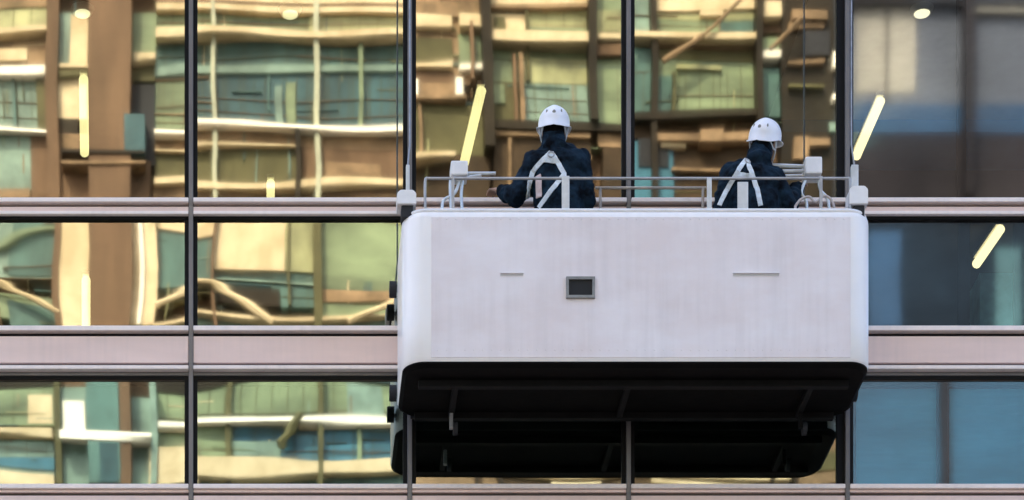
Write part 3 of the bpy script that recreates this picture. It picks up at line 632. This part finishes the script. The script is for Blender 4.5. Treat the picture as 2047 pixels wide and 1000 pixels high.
    for (k, a, s) in ((kneeL, ankL, -1), (kneeR, ankR, 1)):
        hj = hip + Vector((s * .085, 0, -.06)); limb(bm, [hj, hj.lerp(k, .5), k], [.1, .086, .068]); limb(bm, [k, k.lerp(a, .5), a], [.068, .066, .06])
    remesh(bm, .011, 'trousers', M['trouser'], e, 3)
    for a in (ankL, ankR):
        bm = bmesh.new(); limb(bm, [a + Vector((0, 0, .06)), a + Vector((0, -.01, -.03))], [.056, .055]); limb(bm, [a + Vector((0, -.03, -.045)), a + Vector((0, .06, -.05)), a + Vector((0, .14, -.055))], [.044, .046, .038])
        b = remesh(bm, .009, 'boot', M['boot'], e, 3)
        for v in b.data.vertices: v.co.z = max(v.co.z, FLOOR + .001)
    # hair at the nape
    bm = bmesh.new(); ball(bm, hp(0, -.012, -.01), (.079, .092, .09), H)
    for v in bm.verts:
        l = H.transposed() @ (v.co - head)
        if l.y > .03: v.co -= H @ Vector((0, l.y - .03, 0))
    obj('hair', bm, M['hair'], e, True)
    # helmet
    bm = bmesh.new(); n, rows_ = 36, 12; rings = []
    for j in range(rows_ + 1):
        ph = math.pi / 2 * (1 - j / rows_); ring = []
        for k in range(n):
            th = 2 * math.pi * k / n; x = .110 * math.cos(th) * math.cos(ph) ** .9; y = .138 * math.sin(th) * math.cos(ph) ** .9; z = .115 * math.sin(ph) + .032
            rg = .004 * max(0, math.cos(3 * math.atan2(x, max(.02, z)) * 1.0)) ** 6
            if j == rows_: z -= .018 + (.022 if math.sin(th) < -.2 else 0) * min(1, (-math.sin(th) - .2) * 2)
            ring.append(bm.verts.new(hp(x, y, z + rg)))
            if j == 0: break
        rings.append(ring)
    for k in range(n): bm.faces.new((rings[0][0], rings[1][k], rings[1][(k + 1) % n]))
    for a, b in zip(rings[1:], rings[2:]):
        for k in range(n): bm.faces.new((a[k], b[k], b[(k + 1) % n], a[(k + 1) % n]))
    # short brim
    last = rings[-1]; out = []
    for k in range(n):
        th = 2 * math.pi * k / n; l = .012 + (.03 * max(0, math.sin(th)) ** 2)
        d = H @ Vector((math.cos(th), math.sin(th), -.35)).normalized(); out.append(bm.verts.new(last[k].co + d * l))
    for k in range(n): bm.faces.new((last[k], out[k], out[(k + 1) % n], last[(k + 1) % n]))
    hm = obj('helmet', bm, M['helmet'], e, True)
    sol = hm.modifiers.new('s', 'SOLIDIFY'); sol.thickness = .004; sol.offset = -1
    bm = bmesh.new()
    for (x, z) in ((.0, .075), (-.05, .085), (.05, .085)):
        y = -.138 * math.sqrt(max(0, 1 - (x / .11) ** 2 - ((z - .032) / .115) ** 2)); ball(bm, hp(x, y, z), (.012, .006, .014) if x == 0 else (.006, .006, .014), H)
    obj('helmet_vent', bm, M['frame'], hm, True)
    bm = bmesh.new()
    for s in (-1, 1): tube(bm, curve_pts([hp(s * .1, -.04, .02), hp(s * .088, .0, -.05), hp(s * .05, .06, -.115), hp(0, .085, -.122)], 5), .006, 6)
    for s in (-1, 1): tube(bm, curve_pts([hp(s * .075, -.09, -.0), hp(s * .084, -.04, -.04), hp(s * .088, .0, -.05)], 5), .006, 6)
    obj('chin_strap', bm, M['strap'], hm)
    # harness straps laid on the jacket
    dg = bpy.context.evaluated_depsgraph_get(); tree = BVHTree.FromObject(jk, dg)
    def lay(poly, wdt, m, name):
        pts = []
        for a, b in zip(poly, poly[1:]):
            for k in range(8): pts.append((a[0] + (b[0] - a[0]) * k / 8, a[1] + (b[1] - a[1]) * k / 8))
        pts.append(poly[-1]); eye = Vector((0, -DIST, CZ)); L = []
        for (px, py) in pts:
            q = P(px, py, neck.y); q0 = Vector((q.x, -3, q.z - 0)); q0 = Vector(eye); d = (q - eye).normalized()
            h = tree.ray_cast(q0, d)
            L.append((h[0], h[1]) if h[0] is not None else (None, None))
        L = [x for x in L if x[0] is not None]
        if len(L) < 2: return
        bm = bmesh.new(); rings = []
        for i, (p, nn) in enumerate(L):
            t = (L[min(i + 1, len(L) - 1)][0] - L[max(i - 1, 0)][0]).normalized(); s = t.cross(nn).normalized() * wdt / 2; nn = nn.normalized()
            rings.append([bm.verts.new(p + q) for q in (s + nn * .003, s + nn * .011, -s + nn * .011, -s + nn * .003)])
        for a, b in zip(rings, rings[1:]):
            for k in range(4): bm.faces.new((a[k], a[(k + 1) % 4], b[(k + 1) % 4], b[k]))
        bm.faces.new(rings[0]); bm.faces.new(rings[-1][::-1]); obj(name, bm, m, e)
    for st in straps: lay(st, .032, M['strap'], 'harness_strap')
    # metal ring where the straps meet
    px, py = straps[0][0]; eye = Vector((0, -DIST, CZ)); q = P(px, py + 6, neck.y); h = tree.ray_cast(eye, (q - eye).normalized())
    if h[0] is not None:
        bm = bmesh.new(); c = h[0] + h[1].normalized() * .016; n2 = h[1].normalized(); u2 = n2.cross(Vector((0, 0, 1))).normalized(); v2 = n2.cross(u2)
        pts = [c + (u2 * math.cos(q_) + v2 * math.sin(q_)) * .022 for q_ in [2 * math.pi * k / 14 for k in range(15)]]; tube(bm, pts, .004, 6, False); obj('harness_ring', bm, M['rail'], e, True)
    if extra_strap: lay(extra_strap, .042, M['pinkstrap'], 'lanyard')
    return e
Yp = -.48
person('left worker in the cradle seen from behind in dark jacket and upright white helmet', P(1107, 260, Yp), (math.radians(10), math.radians(2), math.radians(-6)), P(1106, 300, Yp),
       P(1069, 328, Yp), P(1158, 325, Yp), P(1034, 394, Yp - .02), P(1172, 406, Yp), P(1003, 384, Yp + .13), P(1130, 385, Yp + .26),
       (P(1118, 500, Yp).x, Yp - .03, FLOOR + .95), [[(1101, 306), (1086, 320), (1064, 345)], [(1101, 306), (1115, 325), (1127, 348), (1131, 400)], [(1084, 320), (1114, 322)], [(1127, 350), (1100, 384), (1078, 416)], [(1022, 335), (1030, 352)], [(1064, 345), (1056, 372), (1052, 410)]], False, [(1077, 352), (1078, 396)])
person('right worker in the cradle with blue neck cloth and tilted white helmet', P(1528, 285, Yp + .03), (math.radians(14), math.radians(14), math.radians(-28)), P(1515, 325, Yp),
       P(1462, 352, Yp), P(1545, 362, Yp), P(1440, 425, Yp), P(1574, 414, Yp), P(1470, 400, Yp + .26), P(1595, 375, Yp + .22),
       (P(1512, 500, Yp).x, Yp - .03, FLOOR + .90), [[(1492, 320), (1478, 338), (1456, 374), (1438, 412)], [(1492, 322), (1502, 346), (1513, 378), (1520, 412)], [(1472, 350), (1503, 352)]], False, None, True)

# ------------------------------------------------------------------ put each Empty at its thing's base
bpy.context.view_layer.update()
for o in list(COL.objects):
    if o.type == 'EMPTY' and o.name in ORG:
        off = ORG[o.name]; o.location = off
        for ch in o.children: ch.location = ch.location - off
